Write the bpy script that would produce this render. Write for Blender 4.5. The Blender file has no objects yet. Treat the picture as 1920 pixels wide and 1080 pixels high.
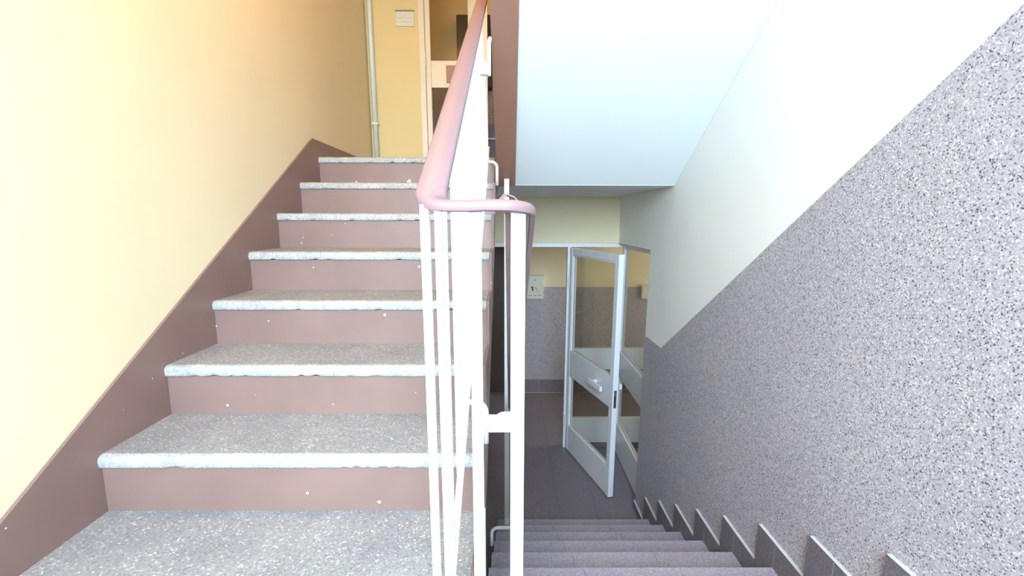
import bpy, bmesh, math, random
from mathutils import Vector, Matrix
random.seed(7)
scene = bpy.context.scene
C = scene.collection

# ------------------------------------------------------------------ camera
EYE = 2.278                                   # eye height above the lower hall floor
cam_d = bpy.data.cameras.new('camera')
cam = bpy.data.objects.new('camera', cam_d); C.objects.link(cam)
scene.camera = cam
PITCH, YAW, ROLL = 0.20068, -0.00535, 0.00186
cam_d.sensor_width = 36.0
cam_d.lens = 873.666 * 36.0 / 1920.0
cam_d.shift_x = (960 - 959.388) / 1920.0
cam_d.shift_y = (590.02 - 540) / 1920.0
cam_d.clip_start = 0.02
fwd = Vector((-math.sin(YAW), math.cos(YAW), 0)); rgt = Vector((math.cos(YAW), math.sin(YAW), 0)); up = Vector((0, 0, 1))
f2 = fwd * math.cos(PITCH) - up * math.sin(PITCH)
u2 = up * math.cos(PITCH) + fwd * math.sin(PITCH)
r3 = rgt * math.cos(ROLL) + u2 * math.sin(ROLL)
u3 = -rgt * math.sin(ROLL) + u2 * math.cos(ROLL)
mw = Matrix.Identity(4)
for i in range(3):
    mw[i][0] = r3[i]; mw[i][1] = u3[i]; mw[i][2] = -f2[i]
mw[2][3] = EYE
cam.matrix_world = mw

# ------------------------------------------------------------------ world, daylight, exposure
world = bpy.data.worlds.new('sky'); scene.world = world
world.use_nodes = True
bg = world.node_tree.nodes['Background']
bg.inputs[0].default_value = (0.62, 0.78, 1.0, 1); bg.inputs[1].default_value = 1.2
vs = scene.view_settings
vs.view_transform = 'Standard'; vs.look = 'None'; vs.gamma = 1.0; vs.use_curve_mapping = False
vs.exposure = 0.9

def area(name, loc, rot, sx, sy, power, col):
    l = bpy.data.lights.new(name, 'AREA'); l.shape = 'RECTANGLE'; l.size = sx; l.size_y = sy
    l.energy = power; l.color = col
    o = bpy.data.objects.new(name, l); C.objects.link(o); o.location = loc; o.rotation_euler = rot
    return o
# daylight entering by the landing window behind the camera, then fill lights added for the upper landing and hall
area('window_daylight', (0.0, -1.62, 3.10), (math.radians(62), 0, 0), 1.9, 1.6, 112, (0.66, 0.84, 1.0)).data.spread = math.radians(125)   # sky light falls in from above
area('upper_fill_light', (0.0, -1.41, 5.75), (math.radians(90), 0, 0), 1.9, 1.5, 18, (0.85, 0.93, 1.0))  # added source behind an unseen window, brightens the upper landing
area('lobby_fill_light', (2.86, 5.05, 1.45), (0, math.radians(90), 0), 1.5, 1.2, 16, (1.0, 0.86, 0.66))  # added warm source behind an unseen window, brightens the lower hall

# ------------------------------------------------------------------ materials
def mat(name, col, rough=0.5, spec=0.5, metal=0.0):
    m = bpy.data.materials.new(name); m.use_nodes = True
    b = m.node_tree.nodes['Principled BSDF']
    b.inputs['Base Color'].default_value = (*col, 1); b.inputs['Roughness'].default_value = rough
    b.inputs['Specular IOR Level'].default_value = spec; b.inputs['Metallic'].default_value = metal
    return m
def nd(m, t, **kw):
    n = m.node_tree.nodes.new(t)
    for k, v in kw.items():
        if hasattr(n, k): setattr(n, k, v)
        else: n.inputs[k].default_value = v
    return n
def lk(m, a, b): m.node_tree.links.new(a, b)
def coords(m):
    return nd(m, 'ShaderNodeNewGeometry').outputs['Position']
def ramp(m, stops, interp='LINEAR'):
    r = nd(m, 'ShaderNodeValToRGB'); r.color_ramp.interpolation = interp
    e = r.color_ramp.elements
    while len(e) > 1: e.remove(e[-1])
    e[0].position = stops[0][0]; e[0].color = (*stops[0][1], 1)
    for p, c in stops[1:]:
        x = e.new(p); x.color = (*c, 1)
    return r
def bsdf(m): return m.node_tree.nodes['Principled BSDF']
def bump(m, h, strength, dist):
    b = nd(m, 'ShaderNodeBump', Strength=strength, Distance=dist)
    lk(m, h, b.inputs['Height']); lk(m, b.outputs['Normal'], bsdf(m).inputs['Normal'])

def paint(name, col, rough=0.5, var=0.06, scale=3.0, bumpy=0.05, grain=140.0, specks=None):
    """wall or oil paint: faint cloudy tone, roller grain and optional light specks"""
    m = mat(name, col, rough)
    p = coords(m)
    n = nd(m, 'ShaderNodeTexNoise', Scale=scale, Detail=4.0); lk(m, p, n.inputs['Vector'])
    lo = tuple(c * (1 - var) for c in col); hi = tuple(min(1, c * (1 + var)) for c in col)
    r = ramp(m, [(0.3, lo), (0.7, hi)]); lk(m, n.outputs['Fac'], r.inputs['Fac'])
    out = r.outputs['Color']
    if specks:
        v = nd(m, 'ShaderNodeTexVoronoi', Scale=specks[0]); lk(m, p, v.inputs['Vector'])
        s = nd(m, 'ShaderNodeMath', operation='LESS_THAN'); lk(m, v.outputs['Distance'], s.inputs[0]); s.inputs[1].default_value = specks[1]
        n2 = nd(m, 'ShaderNodeTexNoise', Scale=specks[0] * 0.45); lk(m, p, n2.inputs['Vector'])
        g = nd(m, 'ShaderNodeMath', operation='GREATER_THAN'); lk(m, n2.outputs['Fac'], g.inputs[0]); g.inputs[1].default_value = 0.56
        mm = nd(m, 'ShaderNodeMath', operation='MULTIPLY'); lk(m, s.outputs[0], mm.inputs[0]); lk(m, g.outputs[0], mm.inputs[1])
        mx = nd(m, 'ShaderNodeMixRGB'); lk(m, mm.outputs[0], mx.inputs['Fac']); lk(m, out, mx.inputs['Color1']); mx.inputs['Color2'].default_value = (*specks[2], 1)
        out = mx.outputs['Color']
    lk(m, out, bsdf(m).inputs['Base Color'])
    g = nd(m, 'ShaderNodeTexNoise', Scale=grain, Detail=3.0); lk(m, p, g.inputs['Vector'])
    bump(m, g.outputs['Fac'], bumpy, 0.002)
    return m
def grains(name, stops, scale, rough, cloud=None, bstr=0.0, bdist=0.001, mixscale=None):
    """little stones: voronoi cells of random tone"""
    m = mat(name, (0.5, 0.5, 0.5), rough)
    p = coords(m)
    v = nd(m, 'ShaderNodeTexVoronoi', Scale=scale); lk(m, p, v.inputs['Vector'])
    sep = nd(m, 'ShaderNodeSeparateColor'); lk(m, v.outputs['Color'], sep.inputs[0])
    r = ramp(m, stops, 'CONSTANT'); lk(m, sep.outputs[0], r.inputs['Fac'])
    out = r.outputs['Color']
    if cloud:
        n = nd(m, 'ShaderNodeTexNoise', Scale=cloud[0], Detail=5.0); lk(m, p, n.inputs['Vector'])
        rr = ramp(m, [(0.32, cloud[1]), (0.68, cloud[2])]); lk(m, n.outputs['Fac'], rr.inputs['Fac'])
        mx = nd(m, 'ShaderNodeMixRGB', blend_type='MULTIPLY'); mx.inputs['Fac'].default_value = 1.0
        lk(m, out, mx.inputs['Color1']); lk(m, rr.outputs['Color'], mx.inputs['Color2']); out = mx.outputs['Color']
    lk(m, out, bsdf(m).inputs['Base Color'])
    if bstr: bump(m, sep.outputs[1], bstr, bdist)
    return m

M = {}
M['cream'] = paint('cream_yellow_wall_paint', (0.76, 0.66, 0.445), 0.62, 0.03, 1.6, 0.06)
M['yellow'] = paint('landing_yellow_wall_paint', (0.68, 0.55, 0.27), 0.62, 0.03, 1.6, 0.06)
M['pale'] = paint('daylight_lightened_cream_paint', (0.87, 0.865, 0.83), 0.62, 0.03, 1.6, 0.06)  # cream whitened so the right wall carries cool, bright window light in its colour
M['white'] = paint('white_ceiling_paint', (0.80, 0.85, 0.86), 0.75, 0.02, 2.0, 0.05)
M['mauve'] = paint('mauve_brown_oil_paint', (0.215, 0.134, 0.115), 0.45, 0.07, 5.0, 0.04, 90.0, (23.0, 0.055, (0.8, 0.74, 0.66)))
M['brown'] = paint('brown_oil_paint', (0.34, 0.18, 0.125), 0.42, 0.05, 3.0, 0.03)
M['rail_pvc'] = paint('mauve_handrail_plastic', (0.225, 0.135, 0.142), 0.50, 0.04, 6.0, 0.02, 60.0)
M['rail_under'] = mat('handrail_steel_strip', (0.20, 0.16, 0.16), 0.5)
M['bar'] = paint('chipped_white_metal_paint', (0.80, 0.79, 0.75), 0.35, 0.02, 8.0, 0.05, 70.0, (60.0, 0.09, (0.35, 0.37, 0.36)))
M['frame'] = paint('white_door_gloss_paint', (0.76, 0.76, 0.80), 0.3, 0.02, 4.0, 0.03)
M['oldframe'] = paint('old_cream_door_gloss_paint', (0.74, 0.66, 0.52), 0.35, 0.04, 4.0, 0.04)
M['pipe'] = paint('pale_pipe_enamel', (0.62, 0.66, 0.60), 0.35, 0.03, 6.0, 0.03)
M['terrazzo'] = grains('pale_worn_terrazzo', [(0, (0.20, 0.192, 0.192)), (0.12, (0.25, 0.24, 0.242)), (0.5, (0.285, 0.275, 0.277)), (0.82, (0.33, 0.32, 0.32)), (0.95, (0.52, 0.51, 0.51))], 240.0, 0.6,
                       (7.0, (0.80, 0.81, 0.84), (1.0, 1.0, 1.0)), 0.15, 0.0008)
M['nosing'] = grains('pale_worn_cement_nosing', [(0, (0.33, 0.325, 0.32)), (0.3, (0.39, 0.385, 0.375)), (0.7, (0.43, 0.425, 0.41)), (0.93, (0.54, 0.535, 0.52))], 200.0, 0.7,
                     (14.0, (0.84, 0.85, 0.86), (1.0, 1.0, 1.0)), 0.1, 0.0006)
M['plaster'] = grains('mosaic_stone_plaster', [(0, (0.09, 0.082, 0.088)), (0.07, (0.28, 0.255, 0.275)), (0.20, (0.42, 0.38, 0.41)), (0.60, (0.50, 0.455, 0.49)), (0.92, (0.70, 0.66, 0.68))], 300.0, 0.75,
                      (2.0, (0.92, 0.92, 0.94), (1.0, 1.0, 1.0)), 0.5, 0.0015)
M['tile'] = grains('lilac_grey_granite_tile', [(0, (0.16, 0.13, 0.145)), (0.25, (0.20, 0.165, 0.18)), (0.6, (0.235, 0.19, 0.21)), (0.88, (0.29, 0.245, 0.265))], 260.0, 0.42,
                   (4.0, (0.9, 0.9, 0.92), (1.0, 1.0, 1.0)))
M['step_tile'] = grains('pale_lilac_step_tile', [(0, (0.28, 0.24, 0.275)), (0.25, (0.335, 0.29, 0.325)), (0.6, (0.38, 0.325, 0.365)), (0.88, (0.45, 0.395, 0.44))], 260.0, 0.42,
                   (4.0, (0.92, 0.92, 0.94), (1.0, 1.0, 1.0)))
M['skirt_tile'] = grains('dark_lilac_skirting_tile', [(0, (0.12, 0.10, 0.12)), (0.3, (0.165, 0.14, 0.16)), (0.7, (0.20, 0.17, 0.195))], 260.0, 0.4)
M['grout'] = paint('pale_grout', (0.50, 0.48, 0.48), 0.8, 0.06, 30.0, 0.1)
M['concrete'] = paint('dusty_grey_concrete', (0.20, 0.18, 0.17), 0.85, 0.12, 4.0, 0.2, 60.0)
M['dark_door'] = paint('dark_brown_door_lacquer', (0.06, 0.034, 0.026), 0.4, 0.12, 3.0, 0.03)
M['cabinet'] = paint('blackish_brown_sheet', (0.035, 0.02, 0.016), 0.45, 0.1, 3.0, 0.02)
M['plastic'] = paint('ivory_plastic', (0.66, 0.66, 0.56), 0.4, 0.02, 6.0, 0.02)
M['ink'] = mat('dark_print', (0.03, 0.03, 0.03), 0.5)
M['greyink'] = mat('grey_print', (0.30, 0.30, 0.27), 0.5)
M['chip'] = mat('bare_plaster_chip', (0.85, 0.82, 0.74), 0.8)
M['steel'] = mat('brushed_steel', (0.55, 0.55, 0.56), 0.3, 0.5, 1.0)
M['chest'] = paint('lilac_grey_lacquer', (0.16, 0.15, 0.21), 0.45, 0.05, 4.0, 0.03)
def glass(name, tint, refl=1.5):
    m = bpy.data.materials.new(name); m.use_nodes = True
    nt = m.node_tree; nt.nodes.remove(nt.nodes['Principled BSDF'])
    t = nd(m, 'ShaderNodeBsdfTransparent'); t.inputs['Color'].default_value = (*tint, 1)
    g = nd(m, 'ShaderNodeBsdfGlossy'); g.inputs['Roughness'].default_value = 0.02
    lw = nd(m, 'ShaderNodeLayerWeight'); lw.inputs['Blend'].default_value = 0.5
    pw = nd(m, 'ShaderNodeMath', operation='POWER'); lk(m, lw.outputs['Facing'], pw.inputs[0]); pw.inputs[1].default_value = 4.0
    fr = nd(m, 'ShaderNodeMath', operation='MULTIPLY_ADD'); lk(m, pw.outputs[0], fr.inputs[0]); fr.inputs[1].default_value = 0.6; fr.inputs[2].default_value = refl
    mx = nd(m, 'ShaderNodeMixShader'); lk(m, fr.outputs[0], mx.inputs['Fac']); lk(m, t.outputs[0], mx.inputs[1]); lk(m, g.outputs[0], mx.inputs[2])
    lk(m, mx.outputs[0], nt.nodes['Material Output'].inputs['Surface'])
    return m
M['glass'] = glass('clear_pane', (0.93, 0.93, 0.90), 0.03)
M['glass_out'] = glass('window_pane', (0.97, 0.98, 0.98), 0.03)

# ------------------------------------------------------------------ helpers
def link(name, me, parent=None):
    o = bpy.data.objects.new(name, me); C.objects.link(o)
    if parent is not None: o.parent = parent
    return o
def tag(o, label, cat, group=None, kind=None):
    o['label'] = label; o['category'] = cat
    if group: o['group'] = group
    if kind: o['kind'] = kind
    return o
def thing(name, label, cat, group=None, kind=None):
    return tag(link(name, None), label, cat, group, kind)
def finish(name, bm, mats, parent=None, smooth=False):
    bmesh.ops.recalc_face_normals(bm, faces=bm.faces)
    me = bpy.data.meshes.new(name); bm.to_mesh(me); bm.free()
    if not isinstance(mats, (list, tuple)): mats = [mats]
    for k in mats: me.materials.append(M[k] if isinstance(k, str) else k)
    if smooth:
        for p in me.polygons: p.use_smooth = True
    return link(name, me, parent)
def add_box(bm, x0, x1, y0, y1, z0, z1, bev=0.0):
    v = [bm.verts.new((x, y, z)) for z in (z0, z1) for y in (y0, y1) for x in (x0, x1)]
    fs = [bm.faces.new([v[i] for i in q]) for q in ((0, 2, 3, 1), (4, 5, 7, 6), (0, 1, 5, 4), (2, 6, 7, 3), (0, 4, 6, 2), (1, 3, 7, 5))]
    if bev:
        es = list({e for f in fs for e in f.edges})
        bmesh.ops.bevel(bm, geom=es, offset=bev, segments=2, affect='EDGES', profile=0.6)
def box(name, x0, x1, y0, y1, z0, z1, m, parent=None, bev=0.0):
    bm = bmesh.new(); add_box(bm, x0, x1, y0, y1, z0, z1, bev)
    return finish(name, bm, m, parent)
def add_prism(bm, prof, x0, x1):
    """prof: (y, z) outline extruded along X"""
    a = [bm.verts.new((x0, y, z)) for y, z in prof]; b = [bm.verts.new((x1, y, z)) for y, z in prof]
    n = len(prof)
    bm.faces.new(a); bm.faces.new(b[::-1])
    for i in range(n): bm.faces.new((a[i], b[i], b[(i + 1) % n], a[(i + 1) % n]))
def prism(name, prof, x0, x1, m, parent=None):
    bm = bmesh.new(); add_prism(bm, prof, x0, x1)
    return finish(name, bm, m, parent)
def sweep(bm, pts, prof, closed_ends=True):
    """prof: (side, up) outline swept along pts; side stays level"""
    rings = []
    for i, p in enumerate(pts):
        a = pts[max(i - 1, 0)]; b = pts[min(i + 1, len(pts) - 1)]
        t = (Vector(b) - Vector(a)).normalized()
        s = t.cross(Vector((0, 0, 1)))
        s = s.normalized() if s.length > 1e-4 else Vector((1, 0, 0))
        u = s.cross(t).normalized()
        rings.append([bm.verts.new(Vector(p) + s * q[0] + u * q[1]) for q in prof])
    n = len(prof)
    for i in range(len(rings) - 1):
        for j in range(n):
            bm.faces.new((rings[i][j], rings[i][(j + 1) % n], rings[i + 1][(j + 1) % n], rings[i + 1][j]))
    if closed_ends:
        bm.faces.new(rings[0][::-1]); bm.faces.new(rings[-1])
def circle(r, n=12): return [(r * math.cos(2 * math.pi * i / n), r * math.sin(2 * math.pi * i / n)) for i in range(n)]
def tube(name, pts, r, m, parent=None):
    bm = bmesh.new()
    rings = []; ref = None
    for i, p in enumerate(pts):
        a = pts[max(i - 1, 0)]; b = pts[min(i + 1, len(pts) - 1)]
        t = (Vector(b) - Vector(a)).normalized()
        if ref is None: ref = t.orthogonal().normalized()
        s = (ref - t * ref.dot(t)).normalized(); ref = s
        u = t.cross(s)
        rings.append([bm.verts.new(Vector(p) + (s * q[0] + u * q[1])) for q in circle(r)])
    for i in range(len(rings) - 1):
        for j in range(12): bm.faces.new((rings[i][j], rings[i][(j + 1) % 12], rings[i + 1][(j + 1) % 12], rings[i + 1][j]))
    bm.faces.new(rings[0][::-1]); bm.faces.new(rings[-1])
    return finish(name, bm, m, parent, smooth=True)
def S(o, label, cat): return tag(o, label, cat, kind='structure')
def Z(z): return z + EYE                       # height relative to the eye -> height above hall floor

# ------------------------------------------------------------------ dimensions
XL, XR = -1.158, 1.02
RL, TR = 0.17, 0.29                            # up flight riser, tread
N0Y, N0Z = 0.908, 1.459                        # first nosing of the up flight
def upY(k): return N0Y + TR * k
def upZ(k): return N0Z + RL * k
RD = 0.1635
LAND = 1.308                                   # half landing
D0Y = 0.961
def dnY(k): return D0Y + TR * k
def dnZ(k): return LAND - RD * k
UPF = upZ(7)                                   # upper floor 2.649
YB = -1.25                                     # wall with the window behind the camera
D1, D2 = 4.385, 5.96                           # lower glazed screen, hall end wall
YU = 4.16                                      # upper landing wall
TOP = 6.70

# ------------------------------------------------------------------ setting: walls
S(box('wall_left', XL - 0.2, XL, YB - 0.25, D2 + 0.2, -0.2, TOP, 'cream'), 'cream yellow painted wall running up along the left flight', 'wall')
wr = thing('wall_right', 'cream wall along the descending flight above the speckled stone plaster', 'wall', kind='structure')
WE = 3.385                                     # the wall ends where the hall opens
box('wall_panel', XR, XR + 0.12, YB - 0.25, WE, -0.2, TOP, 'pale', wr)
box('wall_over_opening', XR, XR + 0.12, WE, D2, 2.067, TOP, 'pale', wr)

# window wall behind the camera
wf = thing('wall_front', 'cream wall with the landing window, behind the half landing', 'wall', kind='structure')
wx0, wx1, wz0, wz1 = -0.93, 0.93, 2.20, 3.80
box('wall_below_window', XL, XR, YB - 0.2, YB, 0.9, wz0, 'cream', wf)
box('wall_above_window', XL, XR, YB - 0.2, YB, wz1, 4.95, 'cream', wf)
box('wall_pier', XL, wx0, YB - 0.2, YB, 4.95, 6.50, 'cream', wf)
box('wall_pier', wx1, XR, YB - 0.2, YB, 4.95, 6.50, 'cream', wf)
box('wall_above_window', XL, XR, YB - 0.2, YB, 6.50, TOP, 'cream', wf)
box('wall_pier', XL, wx0, YB - 0.2, YB, wz0, wz1, 'cream', wf)
box('wall_pier', wx1, XR, YB - 0.2, YB, wz0, wz1, 'cream', wf)
wn2 = thing('window_5_added', 'added unseen white framed window of the next half landing above', 'window', kind='structure')  # unseen window, added to bring light to the upper landing
for a, b, c, d in ((wx0, wx1, 4.95, 5.0), (wx0, wx1, 6.45, 6.5), (wx0, wx0 + .05, 5.0, 6.45), (wx1 - .05, wx1, 5.0, 6.45), (-.03, .03, 5.0, 6.45)):
    box('window_frame', a, b, YB - 0.13, YB - 0.08, c, d, 'frame', wn2, 0.004)
box('pane', wx0 + .05, -.03, YB - .108, YB - .104, 5.0, 6.45, 'glass_out', wn2)
box('pane', .03, wx1 - .05, YB - .108, YB - .104, 5.0, 6.45, 'glass_out', wn2)
wn = thing('window_1', 'white framed landing window behind the half landing', 'window', kind='structure')
for a, b, c, d in ((wx0, wx1, wz0, wz0 + .05), (wx0, wx1, wz1 - .05, wz1), (wx0, wx0 + .05, wz0 + .05, wz1 - .05), (wx1 - .05, wx1, wz0 + .05, wz1 - .05), (-.03, .03, wz0 + .05, wz1 - .05)):
    box('window_frame', a, b, YB - 0.13, YB - 0.08, c, d, 'frame', wn, 0.004)
box('pane', wx0 + .05, -.03, YB - .108, YB - .104, wz0 + .05, wz1 - .05, 'glass_out', wn)
box('pane', .03, wx1 - .05, YB - .108, YB - .104, wz0 + .05, wz1 - .05, 'glass_out', wn)

# half landing
S(box('floor', XL, XR, YB, N0Y + 0.012, LAND - 0.16, LAND, 'terrazzo'), 'terrazzo half landing floor between the two flights', 'floor')
S(box('ceiling', XL, XR, YB, 0.95, 3.88, 4.03, 'white'), 'white underside of the next half landing', 'ceiling')
# upper landing slab, its underside is the ceiling over the foot of the down flight
up_slab = S(box('floor', XL, XR, 2.972, D1 + .12, 2.487, UPF - 0.036, 'white'), 'white landing slab over the foot of the descending flight', 'floor')
S(box('floor', XL, XR + .12, YU + .125, D2, 2.50, UPF, 'concrete'), 'dim hall floor behind the upper glazed screen', 'floor')
S(box('ceiling', XL, XR, 2.9, D2 + .2, 5.16, 5.3, 'white'), 'white ceiling over the upper landing', 'ceiling')
S(prism('ceiling', [(.95, 3.90), (2.9, 5.07), (2.9, 5.3), (.95, 4.10)], XL, -0.08, 'white'), 'white sloping underside of the flight above the up flight', 'ceiling')
S(box('ceiling', XL - .2, XR + .12, YB - .25, D2 + .2, 6.6, 6.75, 'white'), 'white slab closing the stairwell', 'ceiling')

# upper landing end wall, with the glazed screen let in
wb = thing('wall_back', 'yellow end wall of the upper landing beside the glazed screen', 'wall', kind='structure')
box('wall_panel', XL, -0.735, YU, YU + .12, UPF, 5.16, 'yellow', wb)
box('wall_over_screen', -0.735, XR, YU, YU + .12, UPF + 2.12, 5.16, 'yellow', wb)
box('wall_panel', 0.72, XR, YU, YU + .12, UPF, UPF + 2.12, 'yellow', wb)

# lower hall shell
HX = 2.7
wh = thing('wall_hall', 'cream end wall of the lower hall above grey plaster', 'wall', kind='structure')
box('wall_panel', XL, HX, D2, D2 + .2, -0.2, 2.55, 'cream', wh)
box('wall_panel', XL, XR + .12, D2, D2 + .2, 2.55, TOP, 'cream', wh)
S(box('wall_header', XL, HX, D1, D1 + .12, 2.067, 2.487, 'cream'), 'cream wall strip over the lower glazed screen', 'wall')
wsd = thing('wall_side', 'cream side wall of the lower hall with the added lobby window', 'wall', kind='structure')
box('wall_panel', HX, HX + .15, 3.2, 4.45, -0.2, 2.6, 'cream', wsd)
box('wall_panel', HX, HX + .15, 5.65, D2 + .2, -0.2, 2.6, 'cream', wsd)
box('wall_panel', HX, HX + .15, 4.45, 5.65, -0.2, .70, 'cream', wsd)
box('wall_panel', HX, HX + .15, 4.45, 5.65, 2.20, 2.6, 'cream', wsd)
wn3 = thing('window_6_added', 'added unseen white framed lobby window in the side wall of the lower hall', 'window', kind='structure')  # unseen window, added to bring light into the lower hall
for a, b, c, d in ((4.45, 5.65, .70, .75), (4.45, 5.65, 2.15, 2.20), (4.45, 4.5, .75, 2.15), (5.6, 5.65, .75, 2.15)):
    box('window_frame', HX + .06, HX + .11, a, b, c, d, 'frame', wn3, .004)
box('pane', HX + .084, HX + .088, 4.5, 5.6, .75, 2.15, 'glass_out', wn3)
S(box('wall_side', XR + .12, HX, 3.2, 3.3, -0.2, 2.6, 'cream'), 'cream wall of the lobby behind the stair wall', 'wall')
S(box('ceiling', XR + .12, HX, 3.3, D2, 2.487, 2.6, 'white'), 'white ceiling over the lower lobby', 'ceiling')
S(box('ceiling', XL, XR + .12, D1 + .12, D2, 2.42, 2.50, 'white'), 'white ceiling over the lower hall', 'ceiling')

# painted band on the left wall, stone plaster on the right wall
nl = lambda y: N0Z + (RL / TR) * (y - N0Y)
band = [(YB, LAND - .02), (YB, LAND + .10), (.62, LAND + .10), (.70, nl(.70) + .123), (2.876, nl(2.876) + .130), (2.90, UPF + .093), (YU, UPF + .093), (YU, UPF - .03), (2.965, UPF - .03), (2.965, UPF - .25), (N0Y, LAND - .02)]
tb = prism('trim_1', band, XL - .001, XL + .010, 'mauve')
S(tb, 'mauve brown painted skirting band stepping up beside the left flight', 'skirting')
dl = [(YB, 0.9), (YB, 2.72), (.985, 2.72), (3.012, 1.436), (WE, 1.431), (WE, -.1), (2.9, -.1)]
S(prism('trim_2', dl, XR - .004, XR + .001, 'plaster'), 'speckled grey stone plaster dado on the wall beside the descending flight', 'dado')
S(box('trim_3', XL, HX, D2 - .004, D2 + .001, .18, 1.432, 'plaster'), 'grey stone plaster dado on the lower hall end wall', 'dado')
S(box('trim_4', XL, XR + .12, D2 - .004, D2 + .001, UPF, 3.90, 'plaster'), 'grey plaster dado on the upper hall end wall', 'dado')
# S(box('trim_5', XR + .12, XR + .122, WE, D1, 0.0, 1.43, 'plaster'), 'grey plaster return inside the lobby opening', 'dado') if False else None

# lower hall floor of tiles
fl = thing('floor', 'lilac grey tiled floor of the lower hall', 'floor', kind='structure')
box('floor_bed', XL, HX, 0.9, D2, -.15, -.0125, 'tile', fl)
TS = 0.30
bm = bmesh.new(); add_box(bm, 0, TS - .0012, 0, TS - .0012, -.012, 0)
ft = bpy.data.meshes.new('floor_tile'); bmesh.ops.recalc_face_normals(bm, faces=bm.faces); bm.to_mesh(ft); bm.free(); ft.materials.append(M['tile'])
for i in range(12):
    for j in range(10):
        if dnY(7) + .02 + (j + 1) * TS > D2 + .02: continue
        o = link('floor_tile', ft, fl); o.location = (XL + .06 + i * TS, dnY(7) + .02 + j * TS, random.uniform(-.0003, 0))
box('floor_tile', XL, XL + .057, dnY(7) + .02, D2, -.012, -.0005, 'tile', fl)
S(box('floor', XL, -.08, .95, dnY(7) + .02, -.012, 0, 'concrete'), 'dusty concrete floor in the dark under the up flight', 'floor')
bk = thing('baseboard_back', 'row of lilac grey skirting tiles along the lower hall end wall', 'baseboard', kind='structure')
for i in range(12):
    x0 = XL + .06 + i * TS
    box('skirting_tile', x0, x0 + TS - .004, D2 - .014, D2, 0, .18, 'tile', bk)

# ------------------------------------------------------------------ up flight
st = thing('staircase', 'terrazzo step flight with mauve risers climbing to the yellow landing', 'staircase')
XE = -0.078                                    # open edge of the flight
prof = [(upY(0) + .012, LAND - .12)]
for k in range(8):
    prof += [(upY(k) + .012, upZ(k) - .036), (upY(k + 1) + .012 if k < 7 else 2.971, upZ(k) - .036)]
prof += [(2.971, 2.487), (upY(7) - .05, 2.487 - .02), (upY(0) + .25, LAND - .12)]
prism('flight_body', prof, XL + .002, XE - .012, 'concrete', st)
prof = [(upY(0) + .006, LAND)]
for k in range(8):
    prof += [(upY(k) + .006, upZ(k) - .001), ((upY(k + 1) + .006) if k < 7 else upY(7) + .3, upZ(k) - .001)]
prof += [(upY(7) + .3, 2.46), (upY(7) - .02, 2.43), (upY(0) + .30, LAND - .15), (upY(0) + .006, LAND - .15)]
prism('stringer', prof, XE - .0115, XE, 'mauve', st)
# risers
RISERS = []
for k in range(8):
    z0 = LAND if k == 0 else upZ(k - 1)
    bm = bmesh.new()
    add_prism(bm, [(upY(k) + .004, z0), (upY(k) + .010, upZ(k) - .036), (upY(k) + .0125, upZ(k) - .036), (upY(k) + .0125, z0)], XL + .010, XE - .0118)
    RISERS.append(finish('riser', bm, 'mauve', st))
# treads with a worn, chipped nosing
def tread_mesh(k, depth):
    rnd = random.Random(40 + k)
    bm = bmesh.new()
    x0, x1 = XL + .010, XE - .0118
    n = 150
    wob = [0.0] * (n + 1); chip = [0.0] * (n + 1)
    ph = [rnd.uniform(0, 6.28) for _ in range(6)]
    for i in range(n + 1):
        wob[i] = .0012 * math.sin(i * .21 + ph[0]) + .0008 * math.sin(i * .57 + ph[1]) + rnd.uniform(-.0009, .0009)
    for _ in range(9):
        c = rnd.uniform(4, n - 4); w_ = rnd.uniform(1.0, 3.5); d = rnd.uniform(.002, .006)
        for i in range(n + 1): chip[i] = max(chip[i], d * max(0, 1 - abs(i - c) / w_))
    rows = []
    for i in range(n + 1):
        x = x0 + (x1 - x0) * i / n
        e = wob[i]; c = chip[i]
        p = [(depth, 0), (.05, 0), (.022, -.0004 + e * .4), (.010, -.0022 + e * .6), (.003, -.0075 + e * .6), (0 - e * .4, -.014), (0 - e * .6, -.026), (.0005 + c * .6, -.0335 + c * .7), (.003 + c, -.036 + c), (depth, -.036)]
        rows.append([bm.verts.new((x, y, z)) for y, z in p])
    m_ = len(rows[0])
    for i in range(n):
        for j in range(m_): bm.faces.new((rows[i][j], rows[i + 1][j], rows[i + 1][(j + 1) % m_], rows[i][(j + 1) % m_]))
    bm.faces.new(rows[0]); bm.faces.new(rows[-1][::-1])
    return bm
for k in range(8):
    o = finish('tread', tread_mesh(k, TR + .004 if k < 7 else .32), ['terrazzo', 'nosing'], st)
    for p in o.data.polygons:
        p.use_smooth = abs(p.normal.x) < .5
        if p.center.y < .03: p.material_index = 1                # pale worn cement lip along the nosing
    md = o.modifiers.new('edge', 'EDGE_SPLIT'); md.split_angle = math.radians(50)
    o.location = (0, upY(k), upZ(k))
S(box('floor', XL, XR, upY(7) + .32, YU + .125, UPF - .036, UPF, 'terrazzo'), 'terrazzo floor of the upper landing', 'floor')
S(box('floor', -.0775, XR, upY(7) + .013, upY(7) + .32, UPF - .036, UPF - .0005, 'terrazzo'), 'terrazzo strip of landing floor at the foot of the overhead flight', 'floor')
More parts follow.
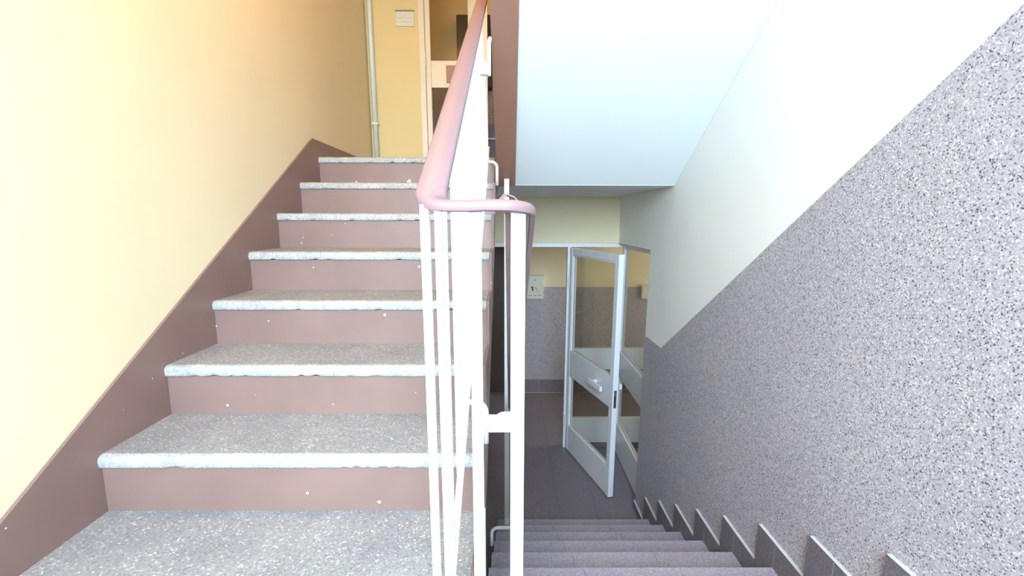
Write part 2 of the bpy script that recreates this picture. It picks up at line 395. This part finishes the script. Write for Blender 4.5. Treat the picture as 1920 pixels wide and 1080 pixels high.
# paint chips on risers: (X, Z above tread below, riser k, size)
def chip(k, x, dz, r, par):
    rnd = random.Random(int(x * 1000) + k)
    bm = bmesh.new()
    c = [(x + r * rnd.uniform(.6, 1.2) * math.cos(a * .9), dz + r * rnd.uniform(.6, 1.1) * math.sin(a * .9)) for a in range(7)]
    a = [bm.verts.new((px, 0, pz)) for px, pz in c]; b = [bm.verts.new((px, -.0012, pz)) for px, pz in c]
    bm.faces.new(b)
    for i in range(7): bm.faces.new((a[i], a[(i + 1) % 7], b[(i + 1) % 7], b[i]))
    o = finish('paint_chip', bm, 'chip', par); o.location = (0, upY(k) + .0062, upZ(k - 1))
for k, x, dz, r in ((2, -.955, .03, .005), (1, -.372, .026, .0055), (1, -.575, .055, .004), (3, -.485, .115, .006), (4, -.40, .105, .006), (5, -1.04, .02, .0075), (5, -1.03, .05, .003), (7, -.93, .02, .008), (7, -.61, .028, .015), (3, -.94, .09, .003), (4, -.87, .10, .003)):
    chip(k, x, dz, r, RISERS[k])

# ------------------------------------------------------------------ down flight (tiled)
ds = thing('staircase', 'lilac grey tiled flight going down to the lower hall', 'staircase')
XD = -0.0775
prof = [(D0Y - .2, LAND - .16), (D0Y - .2, LAND - .0115)]
prof = [(N0Y + .013, LAND - .0125)]
for k in range(8):
    prof += [(dnY(k) - .010, dnZ(k) - .0125), (dnY(k) - .010, dnZ(k + 1) - .0125)]
prof += [(dnY(7) - .01, -.012), (dnY(7) - .35, -.012), (N0Y + .013, LAND - .20)]
prism('flight_body', prof, XD, XR - .005, 'step_tile', ds)
cuts = [XD, .283, .650, XR - .005]
for k in range(8):
    ya = (dnY(k - 1) - .0) if k else N0Y + .014
    for i in range(3):
        g = .0004
        box('tread_tile', cuts[i] + g, cuts[i + 1] - g, ya + .0005, dnY(k) + .004, dnZ(k) - .012, dnZ(k), 'step_tile', ds, .0008)
        box('riser_tile', cuts[i] + g, cuts[i + 1] - g, dnY(k) - .0095, dnY(k), dnZ(k + 1) + .0005, dnZ(k) - .0125, 'step_tile', ds)
# skirting tiles stepping down the right wall
br = thing('baseboard_right', 'stepped dark skirting tiles along the descending flight', 'baseboard', kind='structure')
def skirt(y0, y1, z0, z1):
    bm = bmesh.new(); add_box(bm, XR - .018, XR - .0045, y0, y1, z0, z1)
    o = finish('skirting_tile', bm, ['skirt_tile', 'grout'], br)
    for p in o.data.polygons:
        if p.normal.z > .9: p.material_index = 1
OV, SH = .120, .103
for k in range(9):
    z = dnZ(k) if k < 8 else 0.0
    za = z + (SH if k < 8 else .065)
    y0 = dnY(k - 1) + OV if k else .55
    y1 = dnY(k) if k < 8 else WE - .002
    if k < 8:
        if k == 0: skirt(N0Y + .02, y1 - .002, z + .0005, za)
        else: skirt(y0 + .001, y1 - .002, z + .0005, za)
        box('grout_joint', XR - .0165, XR - .0045, y1 - .002, y1 + .002, z + .001, za, 'grout', br)
        skirt(y1 + .002, y1 + OV, (dnZ(k + 1) if k < 7 else 0) + .0005, za)
    else:
        skirt(y0 + .001, y1, .0005, za)

# ------------------------------------------------------------------ overhead flight (goes up towards the next half landing)
of = thing('staircase', 'white underside of the overhead flight with brown edge beam', 'staircase')
def sof(y): return 2.489 + (2.971 - y) * ((3.096 - 2.490) / (2.971 - 1.963))
yt = .952
prof = [(2.971, sof(2.971)), (yt, sof(yt)), (yt, sof(yt) + .35)]
n = 7
for k in range(n):
    y = yt + (2.95 - yt) * k / n; z = 4.02 - k * .17
    prof += [(y + .02, z - .0), (y + (2.95 - yt) / n, z)] if k else [(y + (2.95 - yt) / n, z)]
prof += [(2.971, UPF + .05), (2.971, 2.5)]
outl = [(2.97, sof(2.97)), (yt, sof(yt)), (yt, 4.0)]
for k in range(1, 8):
    ya = yt + .288 * (k - 1); yb = yt + .288 * k
    outl += [(yb, 4.0 - .17 * (k - 1)), (yb, 4.0 - .17 * k)]
outl += [(2.97, 4.0 - .17 * 7), (2.97, 2.62)]
prism('flight_slab', outl, .0365, XR - .001, 'white', of)
bo = [(2.968, sof(2.968) - .012), (yt, sof(yt) - .012), (yt, sof(yt) + .47), (2.968, sof(2.968) + .42)]
prism('edge_beam', bo, -.0745, .0360, 'brown', of)

# ------------------------------------------------------------------ railing
rl = thing('stair_railing', 'white bar railing with mauve handrail turning between the flights', 'railing')
XU, XDN = -.119, .017
zu = lambda y: Z(.022) + .588 * (y - .70)       # centre of the up handrail
zd = lambda y: Z(.004) - .564 * (y - .75)
def arc(cx, cy, r, a0, a1, n): return [(cx + r * math.cos(a0 + (a1 - a0) * i / n), cy + r * math.sin(a0 + (a1 - a0) * i / n)) for i in range(n + 1)]
YF, RC = .706, .028
pts = []
for i in range(15): 
    y = 2.86 - (2.86 - (YF + RC)) * i / 14; pts.append((XU, y, zu(y)))
c1 = arc(XU + RC, YF + RC, RC, math.pi, 1.5 * math.pi, 8)
z_c = zu(YF + RC)
for i, (x, y) in enumerate(c1[1:]):
    t = (i + 1) / 8; pts.append((x, y, z_c + (Z(.021) - z_c) * (1 - (1 - t) ** 2)))
pts += [(-.06, YF, Z(.021)), (-.035, YF, Z(.022))]
c2 = arc(XDN - RC, YF + RC, RC, 1.5 * math.pi, 2 * math.pi, 8)
ze = zd(YF + RC)
for i, (x, y) in enumerate(c2):
    t = i / 8; pts.append((x, y, Z(.022) + (ze - Z(.022)) * t ** 2))
for i in range(1, 15):
    y = YF + RC + (3.02 - YF - RC) * i / 14; pts.append((XDN, y, zd(y)))
hp = [(-.024, -.003), (-.0228, .0035), (-.019, .0068), (0, .0080), (.019, .0068), (.0228, .0035), (.024, -.003), (.0225, -.0085), (.015, -.0085), (.0145, -.0045), (-.0145, -.0045), (-.015, -.0085), (-.0225, -.0085)]
bm = bmesh.new(); sweep(bm, pts, hp)
hr = finish('handrail', bm, 'rail_pvc', rl, True)
md = hr.modifiers.new('edge', 'EDGE_SPLIT'); md.split_angle = math.radians(40)
bm = bmesh.new(); sweep(bm, pts, [(-.014, -.0095), (-.014, -.0050), (.014, -.0050), (.014, -.0095)])
finish('rail_strip', bm, 'rail_under', rl)
# a lifted wrinkle of plastic at the turn and the lap joint near the upper corner
bm = bmesh.new(); sweep(bm, [(-.012, YF + .010, Z(.030)), (-.006, YF + .014, Z(.0375)), (.004, YF + .018, Z(.034)), (.012, YF + .022, Z(.027))], [(-.006, -.001), (-.006, .001), (.006, .001), (.006, -.001)])
finish('plastic_wrinkle', bm, 'rail_pvc', rl)
def bar(name, x, y, z0, z1, w, d, par=rl, m='bar'):
    return box(name, x - w / 2, x + w / 2, y - d / 2, y + d / 2, z0, z1, m, par, .0015)
# bars of the turn
bar('post', -.1243, YF - .004, LAND, Z(.022), .0135, .012)
bar('post', -.051, YF + .002, LAND, Z(.014), .018, .010)
bar('post', .0135, YF + .014, LAND, Z(.014), .0225, .012)
# up panel
zb = lambda y: Z(-.513) + .586 * (y - 1.26)
ys = [.835, .900, 1.07] + [1.07 + .118 * i for i in range(1, 15)]
for y in ys: bar('baluster', -.1243, y, zb(y), zu(y) - .006, .0135, .012)
bm = bmesh.new(); sweep(bm, [(-.1215, .78, zb(.78)), (-.1215, 2.84, zb(2.84))], [(-.008, -.004), (-.008, .004), (.008, .004), (.008, -.004)])
finish('bottom_rail', bm, 'bar', rl)
# down panel
zbd = lambda y: zd(y) - .80
y = .83
while y < 3.0:
    bar('baluster', .0135, y, zbd(y), zd(y) - .006, .014, .012); y += .118
bm = bmesh.new(); sweep(bm, [(.0135, .80, zbd(.80)), (.0135, 2.99, zbd(2.99))], [(-.008, -.004), (-.008, .004), (.008, .004), (.008, -.004)])
finish('bottom_rail', bm, 'bar', rl)
bar('post', .0135, 3.0, 0.0, zd(3.0) - .006, .022, .012)
# round brackets over the flight edges
def bracket(y, z, xin, xout, drop, r=.0085):
    s = 1 if xout > xin else -1
    R = .03
    p = [(xin, y, z), (xout - s * R - s * .001, y, z)]
    for i in range(1, 7):
        a = i / 6 * math.pi / 2
        p.append((xout - s * R + s * R * math.sin(a), y, z - R + R * math.cos(a)))
    p.append((xout, y, z - drop))
    tube('bracket', p, r, 'bar', rl)
bracket(1.26, 1.765, -.118, -.0675, .125)
bracket(2.68, 2.590, -.118, -.0685, .125)
box('connector_plate', -.060, .0085, 1.245, 1.275, 1.679, 1.722, 'bar', rl, .002)
bracket(1.42, 1.662, .006, -.045, .045, .006)
bracket(2.10, 0.748, .006, -.0875, .10, .0085)
box('connector_plate', -.118, -.0815, 2.03, 2.06, 2.852, 2.897, 'bar', rl, .002)
tube('bracket', [(-.0825, 2.045, 2.85), (-.0825, 2.045, 2.945), (-.0825, 2.05, 2.975), (-.078, 2.06, 2.995)], .0085, 'bar', rl)
# slim tie between the flights, hanging below the overhead beam
bar('tie_bar', -.016, 2.90, 0.0, sof(2.90) - .0125, .030, .012)
bar('fixing_bar', -.072, 1.22, 1.00, 1.452, .006, .010)

# ------------------------------------------------------------------ lower glazed screen and door leaf
gs = thing('window_2', 'white glazed side screen next to the lower hall doorway', 'window', kind='structure')
SX0, SX1 = .555, 2.2
y0, y1 = D1 + .03, D1 + .085
box('header', XL, HX, y0 - .02, y1, 2.030, 2.0665, 'frame', gs, .003)
box('jamb', SX0 - .007, SX0 + .026, y0 - .02, y1, 0, 2.030, 'frame', gs, .003)
box('mullion', 1.40, 1.46, y0, y1, 0, 2.030, 'frame', gs, .003)
box('rail', SX0 + .0265, 1.40, y0, y1, .828, 1.040, 'frame', gs, .003)
box('rail', SX0 + .0265, 1.40, y0, y1, .045, .307, 'frame', gs, .003)
box('threshold', SX0 + .0265, 1.40, y0, y1, 0, .040, 'tile', gs)
box('pane', SX0 + .0265, 1.40, y0 + .025, y0 + .030, 1.040, 2.030, 'glass', gs)
box('pane', SX0 + .0265, 1.40, y0 + .025, y0 + .030, .307, .828, 'glass', gs)
box('jamb', -.32, -.26, y0 - .02, y1, 0, 2.030, 'frame', gs, .003)

def leaf(name, label, W, H, stile, rails, thick, m, gm='glass', kind='structure'):
    """glazed leaf built along +X from its hinge, front face to -Y; rails = list of (z0, z1)"""
    t = thing(name, label, 'door' if name.startswith('door') else 'window', kind=kind)
    box('stile', 0, stile, -thick / 2, thick / 2, .012, H, m, t, .003)
    box('stile', W - stile, W, -thick / 2, thick / 2, .012, H, m, t, .003)
    for a, b in rails: box('rail', stile + .0005, W - stile - .0005, -thick / 2 + .002, thick / 2 - .002, a, b, m, t, .003)
    zz = sorted(rails)
    for (a, b), (c, d) in zip(zz, zz[1:]):
        box('pane', stile + .0005, W - stile - .0005, -.0025, .0025, b + .0005, c - .0005, gm, t)
        g = .010                                # glazing beads
        for s in (-1, 1):
            ya, yb = (s * .003, s * (thick / 2 - .004)) if s > 0 else (s * (thick / 2 - .004), s * .003)
            box('glazing_bead', stile + .001, stile + g, ya, yb, b + .001, c - .001, m, t)
            box('glazing_bead', W - stile - g, W - stile - .001, ya, yb, b + .001, c - .001, m, t)
            box('glazing_bead', stile + g + .001, W - stile - g - .001, ya, yb, b + .001, b + g, m, t)
            box('glazing_bead', stile + g + .001, W - stile - g - .001, ya, yb, c - g, c - .001, m, t)
    return t
hx, hy = .590, D1 + .0; ex, ey = .845, 3.505
W = math.hypot(ex - hx, ey - hy)
dl_ = leaf('door_1', 'white glazed door leaf standing open at the foot of the stairs', W, 2.025, .055, [(.012, .270), (.800, 1.042), (1.965, 2.025)], .046, 'frame')
dl_.location = (hx, hy, 0); dl_.rotation_euler.z = math.atan2(ey - hy, ex - hx)
# handle: plate, spindle and flat lever on both faces, lock slot on the free edge
hz = .935
for s in (-1, 1):
    h = box('handle', W - .30, W - .075, s * .090 - .011, s * .090 + .011, hz - .014, hz + .030, 'frame', dl_, .004)
    box('handle_neck', W - .30, W - .27, min(s * .0235, s * .0785), max(s * .0235, s * .0785), hz - .008, hz + .016, 'frame', h, .002)
box('lock_plate', W - .0005, W + .0008, -.012, .012, .80, .95, 'steel', dl_)
box('lock_slot', W + .0008, W + .0014, -.006, .004, .81, .90, 'ink', dl_)
box('hinge', -.012, .004, -.033, -.0235, .25, .36, 'frame', dl_, .003)
box('hinge', -.012, .004, -.033, -.0235, 1.65, 1.76, 'frame', dl_, .003)
# glazed panel in the opening of the right wall
rp = leaf('window_3', 'cream white glazed panel set in the opening of the stair wall', D1 - .004 - WE - .01, 2.055, .060, [(.012, .30), (.80, 1.035), (2.035, 2.055)], .046, 'frame')
rp.location = (XR + .062, D1 - .006, 0); rp.rotation_euler.z = -math.pi / 2

# ------------------------------------------------------------------ upper glazed screen
us = thing('window_4', 'old cream glazed screen at the back of the upper landing', 'window', kind='structure')
y0, y1 = YU + .02, YU + .075
box('jamb', -.735, -.690, y0 - .025, y1, UPF, UPF + 2.12, 'oldframe', us, .003)
box('stile', -.689, -.648, y0, y1 - .01, UPF, UPF + 2.06, 'oldframe', us, .003)
box('stile', -.338, -.268, y0, y1 - .01, UPF, UPF + 2.06, 'oldframe', us, .003)
box('rail', -.6475, -.3385, y0 + .002, y1 - .012, 3.356, 3.563, 'oldframe', us, .003)
box('rail', -.6475, -.3385, y0 + .002, y1 - .012, UPF + .01, UPF + .24, 'oldframe', us, .003)
box('rail', -.6475, -.3385, y0 + .002, y1 - .012, UPF + 1.98, UPF + 2.06, 'oldframe', us, .003)
box('header', -.689, .72, y0 - .02, y1, UPF + 2.061, UPF + 2.12, 'oldframe', us, .003)
box('jamb', .66, .72, y0 - .02, y1, UPF, UPF + 2.06, 'oldframe', us, .003)
box('pane', -.6475, -.3385, y0 + .02, y0 + .025, 3.5635, UPF + 1.9795, 'glass', us)
box('pane', -.6475, -.3385, y0 + .02, y0 + .025, UPF + .2405, 3.3555, 'glass', us)
bm = bmesh.new(); add_box(bm, -.522, -.36, y0 - .012, y0 + .0015, 3.392, 3.524, .004)
lp = finish('push_plate', bm, 'brown', us); lp['label'] = 'brown push plate'
box('hinge', -.694, -.684, y0 - .036, y0 - .0255, 3.50, 3.62, 'oldframe', us, .003)

# ------------------------------------------------------------------ small fittings
pp = thing('water_pipe', 'pale enamel pipe standing in the corner of the upper landing', 'pipe')
tube('pipe', [(-1.117, YU - .034, UPF), (-1.116, YU - .034, 4.0), (-1.115, YU - .034, 5.15)], .021, 'pipe', pp)
for z in (3.05, 4.55): box('pipe_clip', -1.143, -1.09, YU - .058, YU - .001, z, z + .02, 'pipe', pp, .002)

sw = thing('switch_plate', 'small ivory double switch plate on the yellow landing wall', 'switch')
box('backplate', -.914, -.768, YU - .010, YU, 3.808, 3.916, 'plastic', sw, .003)
box('rocker', -.900, -.844, YU - .016, YU - .0102, 3.838, 3.886, 'plastic', sw, .003)
box('rocker', -.838, -.782, YU - .016, YU - .0102, 3.838, 3.886, 'plastic', sw, .003)
box('top_lip', -.916, -.766, YU - .020, YU - .0005, 3.9165, 3.922, 'greyink', sw)
box('mark', -.895, -.858, YU - .0166, YU - .0161, 3.861, 3.864, 'greyink', sw)
box('mark', -.824, -.790, YU - .0166, YU - .0161, 3.861, 3.864, 'greyink', sw)

mb = thing('wall_box', 'ivory wall box with dark keyhole marks on the lower hall wall', 'wall box')
bx0, bx1, bz0, bz1 = .225, .437, 1.282, 1.572
box('body', bx0, bx1, D2 - .050, D2, bz0, bz1, 'plastic', mb, .006)
box('top_lip', bx0 - .004, bx1 + .004, D2 - .062, D2 - .004, bz1 + .0005, bz1 + .012, 'plastic', mb, .003)
cxm = (bx0 + bx1) / 2
yy = D2 - .0512
box('screw', cxm - .010, cxm + .010, yy, yy + .001, bz1 - .055, bz1 - .037, 'greyink', mb)
def stroke(pts, w, m):
    bm = bmesh.new()
    for (xa, za), (xb, zb_) in zip(pts, pts[1:]):
        d = Vector((xb - xa, 0, zb_ - za)).normalized(); nx, nz = -d.z * w / 2, d.x * w / 2
        q = [(xa + nx, za + nz), (xb + nx, zb_ + nz), (xb - nx, zb_ - nz), (xa - nx, za - nz)]
        a = [bm.verts.new((x, yy, z)) for x, z in q]; b = [bm.verts.new((x, yy + .001, z)) for x, z in q]
        bm.faces.new(a); bm.faces.new(b[::-1])
        for i in range(4): bm.faces.new((a[i], b[i], b[(i + 1) % 4], a[(i + 1) % 4]))
    finish('mark', bm, m, mb)
stroke([(cxm - .050, 1.428), (cxm - .034, 1.440), (cxm - .030, 1.388)], .016, 'ink')
stroke([(cxm + .008, 1.436), (cxm + .012, 1.420), (cxm + .030, 1.390)], .010, 'greyink')
for i, (a, b) in enumerate(((-.082, -.040), (-.016, .016), (.040, .078))):
    stroke([(cxm + a, 1.328), (cxm + b, 1.328)], .010, 'greyink')
m2 = thing('wall_box', 'small ivory wall box behind the glazed panel of the stair wall', 'wall box')
box('body', 1.70, 1.80, D2 - .05, D2, 1.285, 1.452, 'plastic', m2, .005)
box('top_lip', 1.697, 1.803, D2 - .056, D2 - .004, 1.4525, 1.46, 'plastic', m2, .002)

dd = thing('door_2', 'dark brown lacquered door in the lower hall end wall', 'door', kind='structure')
box('door_leaf', -.86, .02, D2 - .040, D2 - .0045, .005, 1.99, 'dark_door', dd, .003)
for a, b in ((-.92, -.862), (.022, .075)): box('door_frame', a, b, D2 - .055, D2 - .0045, 0, 2.05, 'dark_door', dd, .003)
box('door_frame', -.861, .021, D2 - .055, D2 - .0045, 1.995, 2.05, 'dark_door', dd, .003)
box('handle', -.84, -.74, D2 - .085, D2 - .070, 1.0, 1.018, 'steel', dd, .003)
box('handle_neck', -.845, -.83, D2 - .0695, D2 - .0405, 1.0, 1.018, 'steel', dd)

mc = thing('meter_cabinet', 'blackish brown meter cabinet on the upper hall wall', 'cabinet')
box('body', -.60, -.20, D2 - .15, D2, 3.78, 4.54, 'cabinet', mc, .003)
box('door', -.585, -.215, D2 - .163, D2 - .1505, 3.795, 4.525, 'cabinet', mc, .002)
box('latch', -.25, -.235, D2 - .172, D2 - .1635, 4.12, 4.17, 'steel', mc)
ch = thing('storage_chest', 'low lilac grey chest with pale lid edge against the upper hall wall', 'chest')
box('body', -.52, .30, D2 - .42, D2 - .02, UPF, 3.16, 'chest', ch, .004)
box('lid', -.53, .31, D2 - .435, D2 - .01, 3.185, 3.33, 'chest', ch, .004)
box('lid_edge', -.528, .308, D2 - .433, D2 - .012, 3.1605, 3.1845, 'plastic', ch)

# ------------------------------------------------------------------ added warm fill lamps (both unseen, above the frame)
def opal(name, strength):
    m = mat(name, (0.9, 0.85, 0.75), 0.3)
    bsdf(m).inputs['Emission Color'].default_value = (1.0, 0.52, 0.11, 1); bsdf(m).inputs['Emission Strength'].default_value = strength
    return m
def lamp(label, x, y, zc, strength):
    cl = thing('added_lamp', label, 'lamp')
    bm = bmesh.new(); bmesh.ops.create_cone(bm, cap_ends=True, segments=24, radius1=.07, radius2=.05, depth=.05)
    o = finish('lamp_base', bm, 'frame', cl); o.location = (x, y, zc - .026)
    bm = bmesh.new(); bmesh.ops.create_uvsphere(bm, u_segments=24, v_segments=14, radius=.12)
    o = finish('lamp_globe', bm, opal('added_lamp_glow', strength), cl, True); o.location = (x, y, zc - .165)
lamp('added unseen opal globe lamp under the sloping ceiling of the up flight', -.52, 1.60, 4.27, 44.0)
lamp('added unseen opal globe lamp on the upper hall ceiling', .30, 5.20, 5.16, 10.0)
